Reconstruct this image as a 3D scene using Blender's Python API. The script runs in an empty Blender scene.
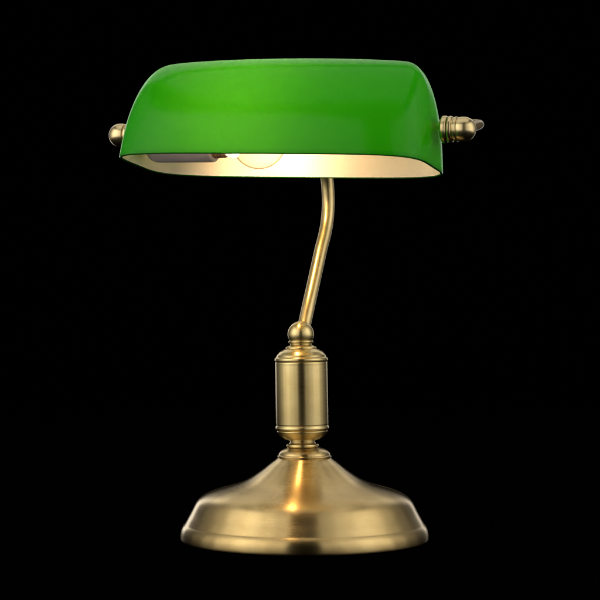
import bpy, bmesh, math
from mathutils import Vector, Matrix
C = bpy.context.scene
COL = C.collection
S = 0.0008                      # metres per unit used in the profiles below
EYE = 239.5                     # eye height above the table, same unit

# ---------------------------------------------------------------- camera
cam_d = bpy.data.cameras.new('camera'); cam = bpy.data.objects.new('camera', cam_d); COL.objects.link(cam)
cam.location = (0, -1875*S, EYE*S); cam.rotation_euler = (math.radians(90), 0, 0)
cam_d.sensor_width = 36; cam_d.lens = 36*1875/600; cam_d.clip_start = 0.05; cam_d.clip_end = 60
C.camera = cam
# ---------------------------------------------------------------- world: unlit black studio
w = bpy.data.worlds.new('World'); C.world = w; w.use_nodes = True
w.node_tree.nodes['Background'].inputs[0].default_value = (0, 0, 0, 1)
w.node_tree.nodes['Background'].inputs[1].default_value = 0.0
C.view_settings.view_transform = 'Standard'; C.view_settings.look = 'None'
C.cycles.sample_clamp_indirect = 8.0
C.view_settings.exposure = 0; C.view_settings.gamma = 1
# ---------------------------------------------------------------- studio lamps
def area(name, loc, target, sx, sy, radiance, col=(1, 1, 1)):
    d = bpy.data.lights.new(name, 'AREA'); d.shape = 'RECTANGLE'; d.size = sx; d.size_y = sy
    d.energy = radiance*math.pi*sx*sy; d.color = col
    o = bpy.data.objects.new(name, d); COL.objects.link(o)
    o.location = loc
    o.rotation_euler = (Vector(target)-Vector(loc)).to_track_quat('-Z', 'Y').to_euler()
    return o
WARM = (1.0, 0.96, 0.88)
# two half rings of soft panels round the lamp, open in front of the camera: (azimuth from the camera, radiance)
for az, e in ((-25, 1.25), (-43, 1.75), (-61, 2.3), (-79, 1.75), (-97, 0.75), (-115, 0.28), (-133, 0.1),
              (24, 0.75), (42, 1.15), (60, 1.7), (78, 1.6), (96, 0.75), (114, 0.28), (132, 0.1)):
    t = math.radians(az); R0 = 1.25
    area('softbox_left' if az < 0 else 'softbox_right', (R0*math.sin(t), -R0*math.cos(t), 0.70), (0, 0, 0.62),
         0.40, 1.45, e, WARM)
area('strip_back_left', (-0.62, 1.25, 0.35), (0, 0, 0.25), 0.30, 1.3, 1.6)
area('strip_back_right', (0.62, 1.25, 0.35), (0, 0, 0.25), 0.22, 1.3, 1.2)
area('overhead', (0.0, -0.05, 1.5), (0, 0, 0.2), 1.6, 1.2, 0.9, WARM)
area('softbox_back_high', (0.0, 1.05, 1.15), (0, 0, 0.1), 1.7, 0.9, 0.9, WARM)

# ---------------------------------------------------------------- node helpers
def mat(name):
    m = bpy.data.materials.new(name); m.use_nodes = True
    nt = m.node_tree; b = nt.nodes['Principled BSDF']
    return m, nt, b
def N(nt, t, **kw):
    n = nt.nodes.new(t)
    for k, v in kw.items():
        if k in n.inputs: n.inputs[k].default_value = v
        else: setattr(n, k, v)
    return n
def ramp(nt, fac, stops):
    r = nt.nodes.new('ShaderNodeValToRGB'); nt.links.new(fac, r.inputs[0])
    e = r.color_ramp.elements
    while len(e) < len(stops): e.new(0.5)
    for el, (p, c) in zip(e, stops): el.position = p; el.color = (*c, 1)
    return r.outputs[0]

def brass(name, aniso, rough, stretch=(1, 1, 1), col=(0.62, 0.49, 0.24), dark=(0.50, 0.38, 0.17)):
    m, nt, b = mat(name)
    b.inputs['Metallic'].default_value = 1.0
    tc = N(nt, 'ShaderNodeTexCoord'); mp = N(nt, 'ShaderNodeMapping'); mp.inputs['Scale'].default_value = stretch
    nt.links.new(tc.outputs['Object'], mp.inputs[0])
    n1 = N(nt, 'ShaderNodeTexNoise', Scale=30.0, Detail=4.0, Roughness=0.6)
    nt.links.new(tc.outputs['Object'], n1.inputs['Vector'])
    n2 = N(nt, 'ShaderNodeTexNoise', Scale=1.0, Detail=5.0, Roughness=0.7)
    nt.links.new(mp.outputs[0], n2.inputs['Vector'])
    nt.links.new(ramp(nt, n1.outputs[0], [(0.3, dark), (0.62, col)]), b.inputs['Base Color'])
    # fine brushing: roughness variation plus a faint bump
    mr = N(nt, 'ShaderNodeMapRange'); nt.links.new(n2.outputs[0], mr.inputs[0])
    mr.inputs[1].default_value = 0.3; mr.inputs[2].default_value = 0.7
    mr.inputs[3].default_value = rough-0.015; mr.inputs[4].default_value = rough+0.02
    n3 = N(nt, 'ShaderNodeTexNoise', Scale=14.0, Detail=3.0, Roughness=0.65)   # handling smudges
    nt.links.new(tc.outputs['Object'], n3.inputs['Vector'])
    m3 = N(nt, 'ShaderNodeMapRange'); nt.links.new(n3.outputs[0], m3.inputs[0])
    m3.inputs[1].default_value = 0.45; m3.inputs[2].default_value = 0.75; m3.inputs[3].default_value = 0; m3.inputs[4].default_value = 0.07
    ad = N(nt, 'ShaderNodeMath', operation='ADD'); nt.links.new(mr.outputs[0], ad.inputs[0]); nt.links.new(m3.outputs[0], ad.inputs[1])
    nt.links.new(ad.outputs[0], b.inputs['Roughness'])
    bp = N(nt, 'ShaderNodeBump', Strength=(0.005 if aniso else 0.0), Distance=0.0002)
    nt.links.new(n2.outputs[0], bp.inputs['Height']); nt.links.new(bp.outputs[0], b.inputs['Normal'])
    if aniso:
        t = N(nt, 'ShaderNodeTangent'); t.direction_type = 'RADIAL'; t.axis = 'Z'
        nt.links.new(t.outputs[0], b.inputs['Tangent'])
        b.inputs['Anisotropic'].default_value = aniso; b.inputs['Anisotropic Rotation'].default_value = 0.25
    return m
M_base = brass('antique_brass_spun', 0.93, 0.28, (60, 60, 1600), (0.62, 0.46, 0.21), (0.49, 0.345, 0.14))
M_post = brass('antique_brass_turned', 0.6, 0.28, (60, 60, 1600), (0.67, 0.53, 0.25), (0.55, 0.42, 0.18))
M_pipe = brass('antique_brass_pipe', 0.0, 0.30, (60, 60, 8))
M_knob = brass('antique_brass_knob', 0.0, 0.27, (200, 200, 200), (0.68, 0.55, 0.30), (0.52, 0.41, 0.21))
M_shadowed = brass('antique_brass_shadowed', 0.0, 0.34, (200, 200, 200), (0.30, 0.22, 0.10), (0.20, 0.14, 0.06))  # yoke brass: shadow behind the glass shade is put into this darker colour
M_dark, nt, b = mat('dark_patina'); b.inputs['Metallic'].default_value = 1
b.inputs['Base Color'].default_value = (0.045, 0.03, 0.014, 1); b.inputs['Roughness'].default_value = 0.4

# green outer glass: glossy, lets some lamp light through
M_green = bpy.data.materials.new('green_cased_glass'); M_green.use_nodes = True
nt = M_green.node_tree; b = nt.nodes['Principled BSDF']; out = nt.nodes['Material Output']
tc = N(nt, 'ShaderNodeTexCoord'); nz = N(nt, 'ShaderNodeTexNoise', Scale=9.0, Detail=2.0)
nt.links.new(tc.outputs['Object'], nz.inputs['Vector'])
nt.links.new(ramp(nt, nz.outputs[0], [(0.3, (0.009, 0.30, 0.003)), (0.7, (0.014, 0.34, 0.004))]), b.inputs['Base Color'])
b.inputs['Roughness'].default_value = 0.17; b.inputs['IOR'].default_value = 1.29
bn = N(nt, 'ShaderNodeTexNoise', Scale=22.0, Detail=1.0); nt.links.new(tc.outputs['Object'], bn.inputs['Vector'])
bp = N(nt, 'ShaderNodeBump', Strength=0.10, Distance=0.002); nt.links.new(bn.outputs[0], bp.inputs['Height'])
nt.links.new(bp.outputs[0], b.inputs['Normal'])
tr = N(nt, 'ShaderNodeBsdfTranslucent'); tr.inputs['Color'].default_value = (0.15, 0.80, 0.025, 1)
mx = N(nt, 'ShaderNodeMixShader'); mx.inputs[0].default_value = 0.42
nt.links.new(b.outputs[0], mx.inputs[1]); nt.links.new(tr.outputs[0], mx.inputs[2]); nt.links.new(mx.outputs[0], out.inputs[0])
# white inner casing
M_white = bpy.data.materials.new('opal_white_glass'); M_white.use_nodes = True
nt = M_white.node_tree; b = nt.nodes['Principled BSDF']; out = nt.nodes['Material Output']
b.inputs['Base Color'].default_value = (0.95, 0.88, 0.81, 1); b.inputs['Roughness'].default_value = 0.35
tr = N(nt, 'ShaderNodeBsdfTranslucent'); tr.inputs['Color'].default_value = (0.9, 0.88, 0.8, 1)
mx = N(nt, 'ShaderNodeMixShader'); mx.inputs[0].default_value = 0.22
nt.links.new(b.outputs[0], mx.inputs[1]); nt.links.new(tr.outputs[0], mx.inputs[2]); nt.links.new(mx.outputs[0], out.inputs[0])
# socket, lit collar, bulb glass, filament
M_sock, nt, b = mat('grey_socket_enamel'); b.inputs['Base Color'].default_value = (0.20, 0.17, 0.175, 1)
b.inputs['Roughness'].default_value = 0.45
tc = N(nt, 'ShaderNodeTexCoord'); nz = N(nt, 'ShaderNodeTexNoise', Scale=60.0, Detail=3.0)
nt.links.new(tc.outputs['Object'], nz.inputs['Vector'])
nt.links.new(ramp(nt, nz.outputs[0], [(0.3, (0.62, 0.58, 0.66)), (0.7, (0.70, 0.66, 0.73))]), b.inputs['Base Color'])
M_ring, nt, b = mat('copper_screw_ring'); b.inputs['Base Color'].default_value = (0.85, 0.52, 0.38, 1)
b.inputs['Metallic'].default_value = 0.6; b.inputs['Roughness'].default_value = 0.4
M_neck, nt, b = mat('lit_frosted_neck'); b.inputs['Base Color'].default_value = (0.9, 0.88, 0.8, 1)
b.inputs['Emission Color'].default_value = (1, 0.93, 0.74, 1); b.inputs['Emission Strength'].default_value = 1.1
M_fil, nt, b = mat('glowing_filament'); b.inputs['Base Color'].default_value = (1, 0.8, 0.5, 1)
b.inputs['Emission Color'].default_value = (1, 0.64, 0.32, 1); b.inputs['Emission Strength'].default_value = 620
M_bulb = bpy.data.materials.new('clear_bulb_glass'); M_bulb.use_nodes = True
nt = M_bulb.node_tree; nt.nodes.remove(nt.nodes['Principled BSDF']); out = nt.nodes['Material Output']
lw = N(nt, 'ShaderNodeLayerWeight', Blend=0.5)
tp = N(nt, 'ShaderNodeBsdfTransparent')
nt.links.new(ramp(nt, lw.outputs['Facing'], [(0.0, (0.99, 0.98, 0.95)), (0.66, (0.97, 0.96, 0.92)), (0.85, (0.50, 0.43, 0.30))]), tp.inputs[0])
gl = N(nt, 'ShaderNodeBsdfGlossy', Roughness=0.05); fr = N(nt, 'ShaderNodeFresnel', IOR=1.2)
mx = N(nt, 'ShaderNodeMixShader'); fm = N(nt, 'ShaderNodeMath', operation='MULTIPLY'); fm.inputs[1].default_value = 0.2; nt.links.new(fr.outputs[0], fm.inputs[0]); nt.links.new(fm.outputs[0], mx.inputs[0])
nt.links.new(tp.outputs[0], mx.inputs[1]); nt.links.new(gl.outputs[0], mx.inputs[2]); nt.links.new(mx.outputs[0], out.inputs[0])
# black cloth
M_black, nt, b = mat('black_velvet'); b.inputs['Base Color'].default_value = (0.0003, 0.0003, 0.0003, 1)
b.inputs['Roughness'].default_value = 1.0; b.inputs['Specular IOR Level'].default_value = 0.0
tc = N(nt, 'ShaderNodeTexCoord'); nz = N(nt, 'ShaderNodeTexNoise', Scale=200.0)
nt.links.new(tc.outputs['Object'], nz.inputs['Vector'])
nt.links.new(ramp(nt, nz.outputs[0], [(0.3, (0.0002, 0.0002, 0.0002)), (0.7, (0.0005, 0.0005, 0.0005))]), b.inputs['Base Color'])

# ---------------------------------------------------------------- mesh helpers
def link(name, bm, m, parent=None, loc=None, rot=None, mats=None):
    me = bpy.data.meshes.new(name)
    bmesh.ops.recalc_face_normals(bm, faces=bm.faces)
    bm.to_mesh(me); bm.free()
    for x in (mats or [m]): me.materials.append(x)
    for p in me.polygons: p.use_smooth = True
    o = bpy.data.objects.new(name, me); COL.objects.link(o)
    if parent: o.parent = parent
    if loc: o.location = loc
    if rot: o.rotation_euler = rot
    return o
def smooth_profile(pts, rnd=0.8, k=4):
    """round each corner of a polyline with a small quadratic fillet"""
    P = [Vector(p) for p in pts]; out = [P[0]]
    for i in range(1, len(P)-1):
        a, b_, c = P[i-1], P[i], P[i+1]
        la, lc = (a-b_).length, (c-b_).length
        ra, rc = min(rnd, la*0.48), min(rnd, lc*0.48)
        p0 = b_+(a-b_).normalized()*ra; p2 = b_+(c-b_).normalized()*rc
        for j in range(k+1):
            t = j/k; out.append(p0*(1-t)**2+b_*2*t*(1-t)+p2*t*t)
    out.append(P[-1]); return out
def lathe(pts, seg=128, rnd=0.8):
    """spin (radius, height) pairs about Z; profile in units of S"""
    bm = bmesh.new(); pr = smooth_profile(pts, rnd); rings = []
    for p in pr:
        r, z = max(p[0], 0)*S, p[1]*S
        if r < 1e-6: rings.append([bm.verts.new((0, 0, z))])
        else: rings.append([bm.verts.new((r*math.cos(2*math.pi*i/seg), r*math.sin(2*math.pi*i/seg), z)) for i in range(seg)])
    for A, B in zip(rings, rings[1:]):
        if len(A) == 1 and len(B) == 1: continue
        for i in range(seg):
            j = (i+1) % seg
            if len(A) == 1: bm.faces.new((A[0], B[i], B[j]))
            elif len(B) == 1: bm.faces.new((A[i], A[j], B[0]))
            else: bm.faces.new((A[i], A[j], B[j], B[i]))
    return bm
def tube(pts, rad, seg=32, sub=14):
    """tube along a Catmull-Rom curve through pts"""
    P = [Vector(p) for p in pts]; Q = [P[0]*2-P[1]]+P+[P[-1]*2-P[-2]]; path = []
    for i in range(1, len(Q)-2):
        for j in range(sub):
            t = j/sub; a, b_, c, d = Q[i-1:i+3]
            path.append(0.5*((2*b_)+(c-a)*t+(2*a-5*b_+4*c-d)*t*t+(3*b_-a-3*c+d)*t**3))
    path.append(P[-1]); bm = bmesh.new(); rings = []
    up = Vector((0.3, 1, 0.1)); 
    for i, p in enumerate(path):
        t = (path[min(i+1, len(path)-1)]-path[max(i-1, 0)]).normalized()
        x = (up-t*up.dot(t)).normalized(); y = t.cross(x); up = x
        rings.append([bm.verts.new((p+(x*math.cos(2*math.pi*k/seg)+y*math.sin(2*math.pi*k/seg))*rad)*S) for k in range(seg)])
    for A, B in zip(rings, rings[1:]):
        for k in range(seg): bm.faces.new((A[k], A[(k+1) % seg], B[(k+1) % seg], B[k]))
    bm.faces.new(rings[0]); bm.faces.new(rings[-1])
    return bm

# ---------------------------------------------------------------- setting
bm = bmesh.new(); prof = [(-1.35, 0)] + [(2.6, 0)] + [(2.6+0.6*math.sin(a*math.pi/20), 0.6-0.6*math.cos(a*math.pi/20)) for a in range(1, 11)] + [(3.2, 3.5)]
prev = None
for y, z in prof:
    cur = [bm.verts.new((-4, y, z)), bm.verts.new((4, y, z))]
    if prev: bm.faces.new((prev[0], prev[1], cur[1], cur[0]))
    prev = cur
table = link('table_surface', bm, M_black); table['kind'] = 'structure'
table['label'] = 'plain black cloth surface sweeping up behind the lamp'

# ---------------------------------------------------------------- the lamp
lamp = bpy.data.objects.new('desk_lamp', None); COL.objects.link(lamp)
lamp.location = (4.5*S, 0, 0); lamp.empty_display_size = 0.05
lamp['label'] = 'lit antique brass banker desk lamp with long green glass shade on black'
lamp['category'] = 'desk lamp'
LX = 4.5
def up(z_eye): return z_eye+EYE            # height relative to the eye -> above table

base = link('lamp_base', lathe([(0, 2), (112, 1.5), (119, 0.2), (122.6, 0.3), (123.7, 1.6), (123.5, 8), (122.2, 12.5), (120.4, 15.2), (119.2, 16.4), (118.2, 18.2), (115.8, 22.8), (113.4, 27), (111.2, 31.5),
    (109.2, 35.6), (106.8, 39.6), (103, 43.2), (97, 46.6), (88, 49.8), (77, 52.7), (67, 55.7), (59, 59), (52, 63), (45.5, 67.4), (39.5, 71.8), (34, 76.3), (29.5, 79.6), (26.8, 81.8),
    (26.3, 82.0), (27.2, 82.7), (27.2, 84.2), (25.9, 84.7), (25.9, 85.7), (24.6, 88), (21.6, 90.3), (17.5, 91.7), (14, 92), (12, 92)], 192, 6), M_base, lamp)
felt = link('foot_pad', lathe([(0, 0.6), (110, 0.6), (111, 1.4)], 96, 0.3), M_dark, lamp)

lean = math.radians(-0.9)
def lk(name, prof, m, parent, zoff, seg=96, rnd=0.7, x=-2.0):
    """turned piece on the slightly leaning post axis, zoff above the table"""
    return link(name, lathe(prof, seg, rnd), m, parent, ((x-(zoff-98)*0.016)*S, 0, zoff*S), (0, lean, 0))
neck = lk('neck_ring', [(11, -1), (13, 0), (15.6, 0.8), (16.4, 2.2), (15.8, 3.8), (13.5, 4.4), (12.5, 6), (12, 8)], M_post, lamp, 91.7, rnd=0.5)
body = lk('post', [(10, 0), (14, 0.6), (18.5, 2), (22.5, 5), (25, 8.6), (25.4, 9.6), (25, 10.4), (25.9, 11), (26.8, 12), (26.9, 13.5), (26.4, 15), (25.8, 15.8),
    (26.2, 16.6), (26.1, 76.2), (26.2, 78.2), (25.7, 79), (26.6, 79.8), (26.8, 81.6), (26.2, 83), (25.4, 83.6), (24.2, 86), (21.5, 89), (17.5, 91.3), (14.5, 92.3), (12, 92.6)],
    M_post, lamp, 98.8)
col_ = lk('collar', [(10, -0.5), (15.5, 0), (15.2, 1.6), (13, 2.7), (11, 3.6), (10.6, 4.6), (12.2, 5.3), (12.7, 6.6), (12, 8), (10.6, 8.8), (10, 9.8)], M_post, lamp, 191, rnd=0.4)
sph = [(13.2*math.cos(math.radians(a)), 13.2*math.sin(math.radians(a))) for a in range(-50, 91, 5)]
sph[-1] = (0, 13.2)
ball = lk('ball_joint', sph, M_knob, lamp, 205.3)
ball.data.materials[0] = M_post

# bent pipe: rises from the ball, bows backwards, and meets the yoke bar behind the shade
pp = [(1.2, 0, -28), (4.3, 8, -12), (8.6, 16.5, -3+0), (15, 28, 23.6)]
pipe_pts = []
for X, Y, yimg in [(303.0, 1, 331), (305.2, 7, 321), (309.1, 16, 303), (315, 32, 276.5), (320.8, 46, 250), (324.4, 54, 236), (327.0, 61, 222), (328.3, 64, 205), (327.9, 63, 190), (326.5, 60, 176), (322.2, 54, 156), (316, 47, 138)]:
    k = 1875/(1875+Y); pipe_pts.append(((X-300)/k-LX, Y, up((300-yimg)/k)))
# ---- yoke frame : axis of the shade
YAW = 0.335; ROL = 0.030; PIT = -0.098
A_, B_, H_, NN, KX, PP, QQ = 155.6, 72.7, 105.0, 4.75, 0.675, 1.0, 0.585
AX = 30.0
RY = Matrix.Rotation(-YAW, 3, 'Z'); RR = Matrix.Rotation(ROL, 3, 'Y')
CEN = Vector((-17.4-LX, -40, up(161.3)))
RF = RY @ Matrix.Rotation(0.017, 3, 'Y')
RS = (RY @ RR @ Matrix.Rotation(PIT, 3, 'X'))
barp = CEN + RF @ Vector((0, 80, 16))
pipe_pts.append(tuple(barp))
pipe = link('arm_pipe', tube(pipe_pts, 6.5), M_pipe, lamp)

def frame_obj(name, bm, m, R, parent, off=Vector((0, 0, 0))):
    o = link(name, bm, m, parent)
    o.matrix_local = Matrix.Translation((CEN+off)*S) @ R.to_4x4()
    return o
E0 = 176
yk = [(E0, -4, 0), (E0, 20, 4), (E0+3, 46, 9), (E0+5, 64, 13), (E0+2, 76, 15), (E0-8, 81, 16), (E0-40, 81, 16), (60, 80, 16), (0, 80, 16)]
yk = yk+[(-x, y, z) for x, y, z in reversed(yk[:-1])]
yoke = frame_obj('yoke', tube(yk, 4.6, 24, 8), M_shadowed, RF, lamp)
hub = frame_obj('yoke_socket', lathe([(0, -12), (9, -11), (10.5, -7), (10.5, 7), (9, 11), (0, 12)], 48), M_knob, RF @ Matrix.Rotation(0, 3, 'X'), lamp, RF @ Vector((0, 80, 16)))

# ---- shade surface
def shade_pt(u, th, a, b, h, base=0.0):
    c, s = math.cos(u), math.sin(u)
    m = NN+(3.2-NN)*max(math.sin(th), 0)**0.7
    X0 = math.copysign(abs(c)**(2/m), c); Y0 = math.copysign(abs(s)**(2/m), s)
    ct = max(math.cos(th), 0.0)
    f = 1-ct**QQ
    kx = KX+(0.055 if X0 > 0 else 0.02)*min(1, abs(X0)*1.5)
    return Vector((a*(1-(1-kx)*f)*X0, b*ct**PP*Y0, h*math.sin(th)*(1-0.055*X0*X0*(1-(1-KX)*f)**2)+base-AX))
def u_list(n=240):
    """angles giving even spacing along the rim"""
    fine = [2*math.pi*i/6000 for i in range(6001)]; L = [0]
    pv = shade_pt(0, 0, A_, B_, H_)
    for t in fine[1:]:
        q = shade_pt(t, 0, A_, B_, H_); L.append(L[-1]+(q-pv).length); pv = q
    res = []; j = 0
    for i in range(n):
        d = L[-1]*i/n
        while L[j+1] < d: j += 1
        res.append(fine[j]+(fine[j+1]-fine[j])*(d-L[j])/max(1e-9, L[j+1]-L[j]))
    return res
UL = u_list()
THS = [math.pi/2*(1-(1-i/56)**1.6) for i in range(57)]
def shell(a, b, h, ths, base=0.0, bm=None):
    bm = bm or bmesh.new(); rows = []
    for th in ths:
        rows.append([bm.verts.new(shade_pt(u, th, a, b, h, base)*S) for u in UL])
    for A, B in zip(rows, rows[1:]):
        for i in range(len(UL)):
            j = (i+1) % len(UL)
            try: bm.faces.new((A[i], A[j], B[j], B[i]))
            except ValueError: pass
    return bm, rows
T = 2.6
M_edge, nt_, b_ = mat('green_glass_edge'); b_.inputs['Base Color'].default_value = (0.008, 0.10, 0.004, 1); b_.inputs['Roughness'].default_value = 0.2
bm, rows = shell(A_, B_, H_, THS)
# rolled rim: outer edge to inner edge
lip = [bm.verts.new(shade_pt(u, 0, A_-0.6, B_-0.6, H_, -0.9)*S) for u in UL]
lip2 = [bm.verts.new(shade_pt(u, 0, A_-T+0.5, B_-T+0.5, H_, -0.9)*S) for u in UL]
lip3 = [bm.verts.new(shade_pt(u, 0, A_-T+0.02, B_-T+0.02, H_, 0.2)*S) for u in UL]
n = len(UL)
for P, Q in ((rows[0], lip), (lip, lip2), (lip2, lip3)):
    for i in range(n): bm.faces.new((P[i], Q[i], Q[(i+1) % n], P[(i+1) % n])).material_index = 1
bmesh.ops.remove_doubles(bm, verts=bm.verts, dist=1e-6)
shade = frame_obj('lamp_shade', bm, M_green, RS, lamp); shade.data.materials.append(M_edge)
bm, rows = shell(A_-T, B_-T, H_-T, THS)
bmesh.ops.remove_doubles(bm, verts=bm.verts, dist=1e-6)
lining = link('lining', bm, M_white, shade)
lining['label'] = 'cream white inside of the green shade'
RX = Matrix.Rotation(math.radians(90), 3, 'Y')

def along(name, prof, m, x0, sgn, parent=None, dz=0.0, dy=0.0, seg=64, rnd=0.5, mats=None):
    """turned piece whose axis is the shade's long axis; profile height runs outwards from x0"""
    R = RF @ (RX if sgn > 0 else Matrix.Rotation(math.radians(-90), 3, 'Y'))
    o = link(name, lathe(prof, seg, rnd), m, lamp)
    Mx = Matrix.Translation((CEN+RF @ Vector((x0, dy, dz)))*S) @ R.to_4x4()
    PLACED[name] = Mx
    if parent: o.parent = parent; o.matrix_local = PLACED[parent.name].inverted() @ Mx
    else: o.matrix_local = Mx
    return o
PLACED = {'lamp_shade': shade.matrix_local.copy()}
for s in (1, -1):
    along('glass_boss', [(0, -18), (12.5, -18), (10.5, -9), (9.6, -3), (10.4, -1.2), (0, -1)], M_green, s*(A_+(7 if s > 0 else -4)), s, parent=shade, dz=2, rnd=2)
    along('washer', [(0, -1), (12.2, -1), (12.9, 0), (13, 3), (12.2, 4.6), (9, 4.6), (8.5, 6), (0, 6)], M_knob, s*(A_+(7 if s > 0 else -4)), s, dz=2.7+0.8*s)
    along('clamp_ring', [(0, 0), (9, 0), (12.2, 0.4), (12.8, 2), (12.2, 4.2), (10.8, 4.8), (10.8, 6), (12, 6.6), (12, 9), (10, 9.6), (0, 9.8)], M_knob, s*(A_+(12 if s > 0 else 1)), s, dz=2.7+0.8*s)
    kn = [(0, 0), (9.5, 0), (9.5, 1.2), (11.3, 1.5), (11.8, 5)]+[(11.8*math.cos(math.radians(a)), 7+11.8*math.sin(math.radians(a))) for a in range(0, 86, 8)]+[(0, 18.9)]
    along('finial_knob', kn, M_knob, s*(A_+(20 if s > 0 else 10.8)), s, dz=2.7+0.8*s)

# ---- socket and bulb inside the shade
DZ = -6
sock = along('bulb_socket', [(0, 0), (9, 0), (14, 1.2), (18, 5), (19.8, 10), (20, 16), (20, 71), (18.5, 72.5), (16, 72.5), (0, 72.5)], M_sock, -143, 1, dz=DZ, rnd=1.5)
bulb = along('light_bulb', [(0, 0), (15, 0), (16.4, 1), (15.2, 2.5), (16.4, 4), (15.2, 5.5), (16.2, 7), (15.3, 8.5), (16, 10), (15.4, 12), (14.6, 14), (0, 14)], M_ring, -71, 1, dz=DZ)
nk = along('bulb_neck', [(0, 0), (14.2, 0), (15.8, 3), (16.4, 6), (15.6, 8.6), (0, 9)], M_neck, -57, 1, parent=bulb, dz=DZ)
g = [(14.8, 0), (16.4, 2.2)]+[(27*math.sin(math.radians(a)), 23.5-27*math.cos(math.radians(a))) for a in range(40, 180, 5)]+[(0, 50.5)]
glb = along('bulb_glass', g, M_bulb, -47.8, 1, parent=bulb, dz=DZ, rnd=1.2)
fil = along('filament', [(0, 0), (3.2, 1), (3.8, 5), (3.8, 13), (3.2, 17), (0, 18)], M_fil, -36, 1, parent=bulb, dz=DZ+4, seg=24)
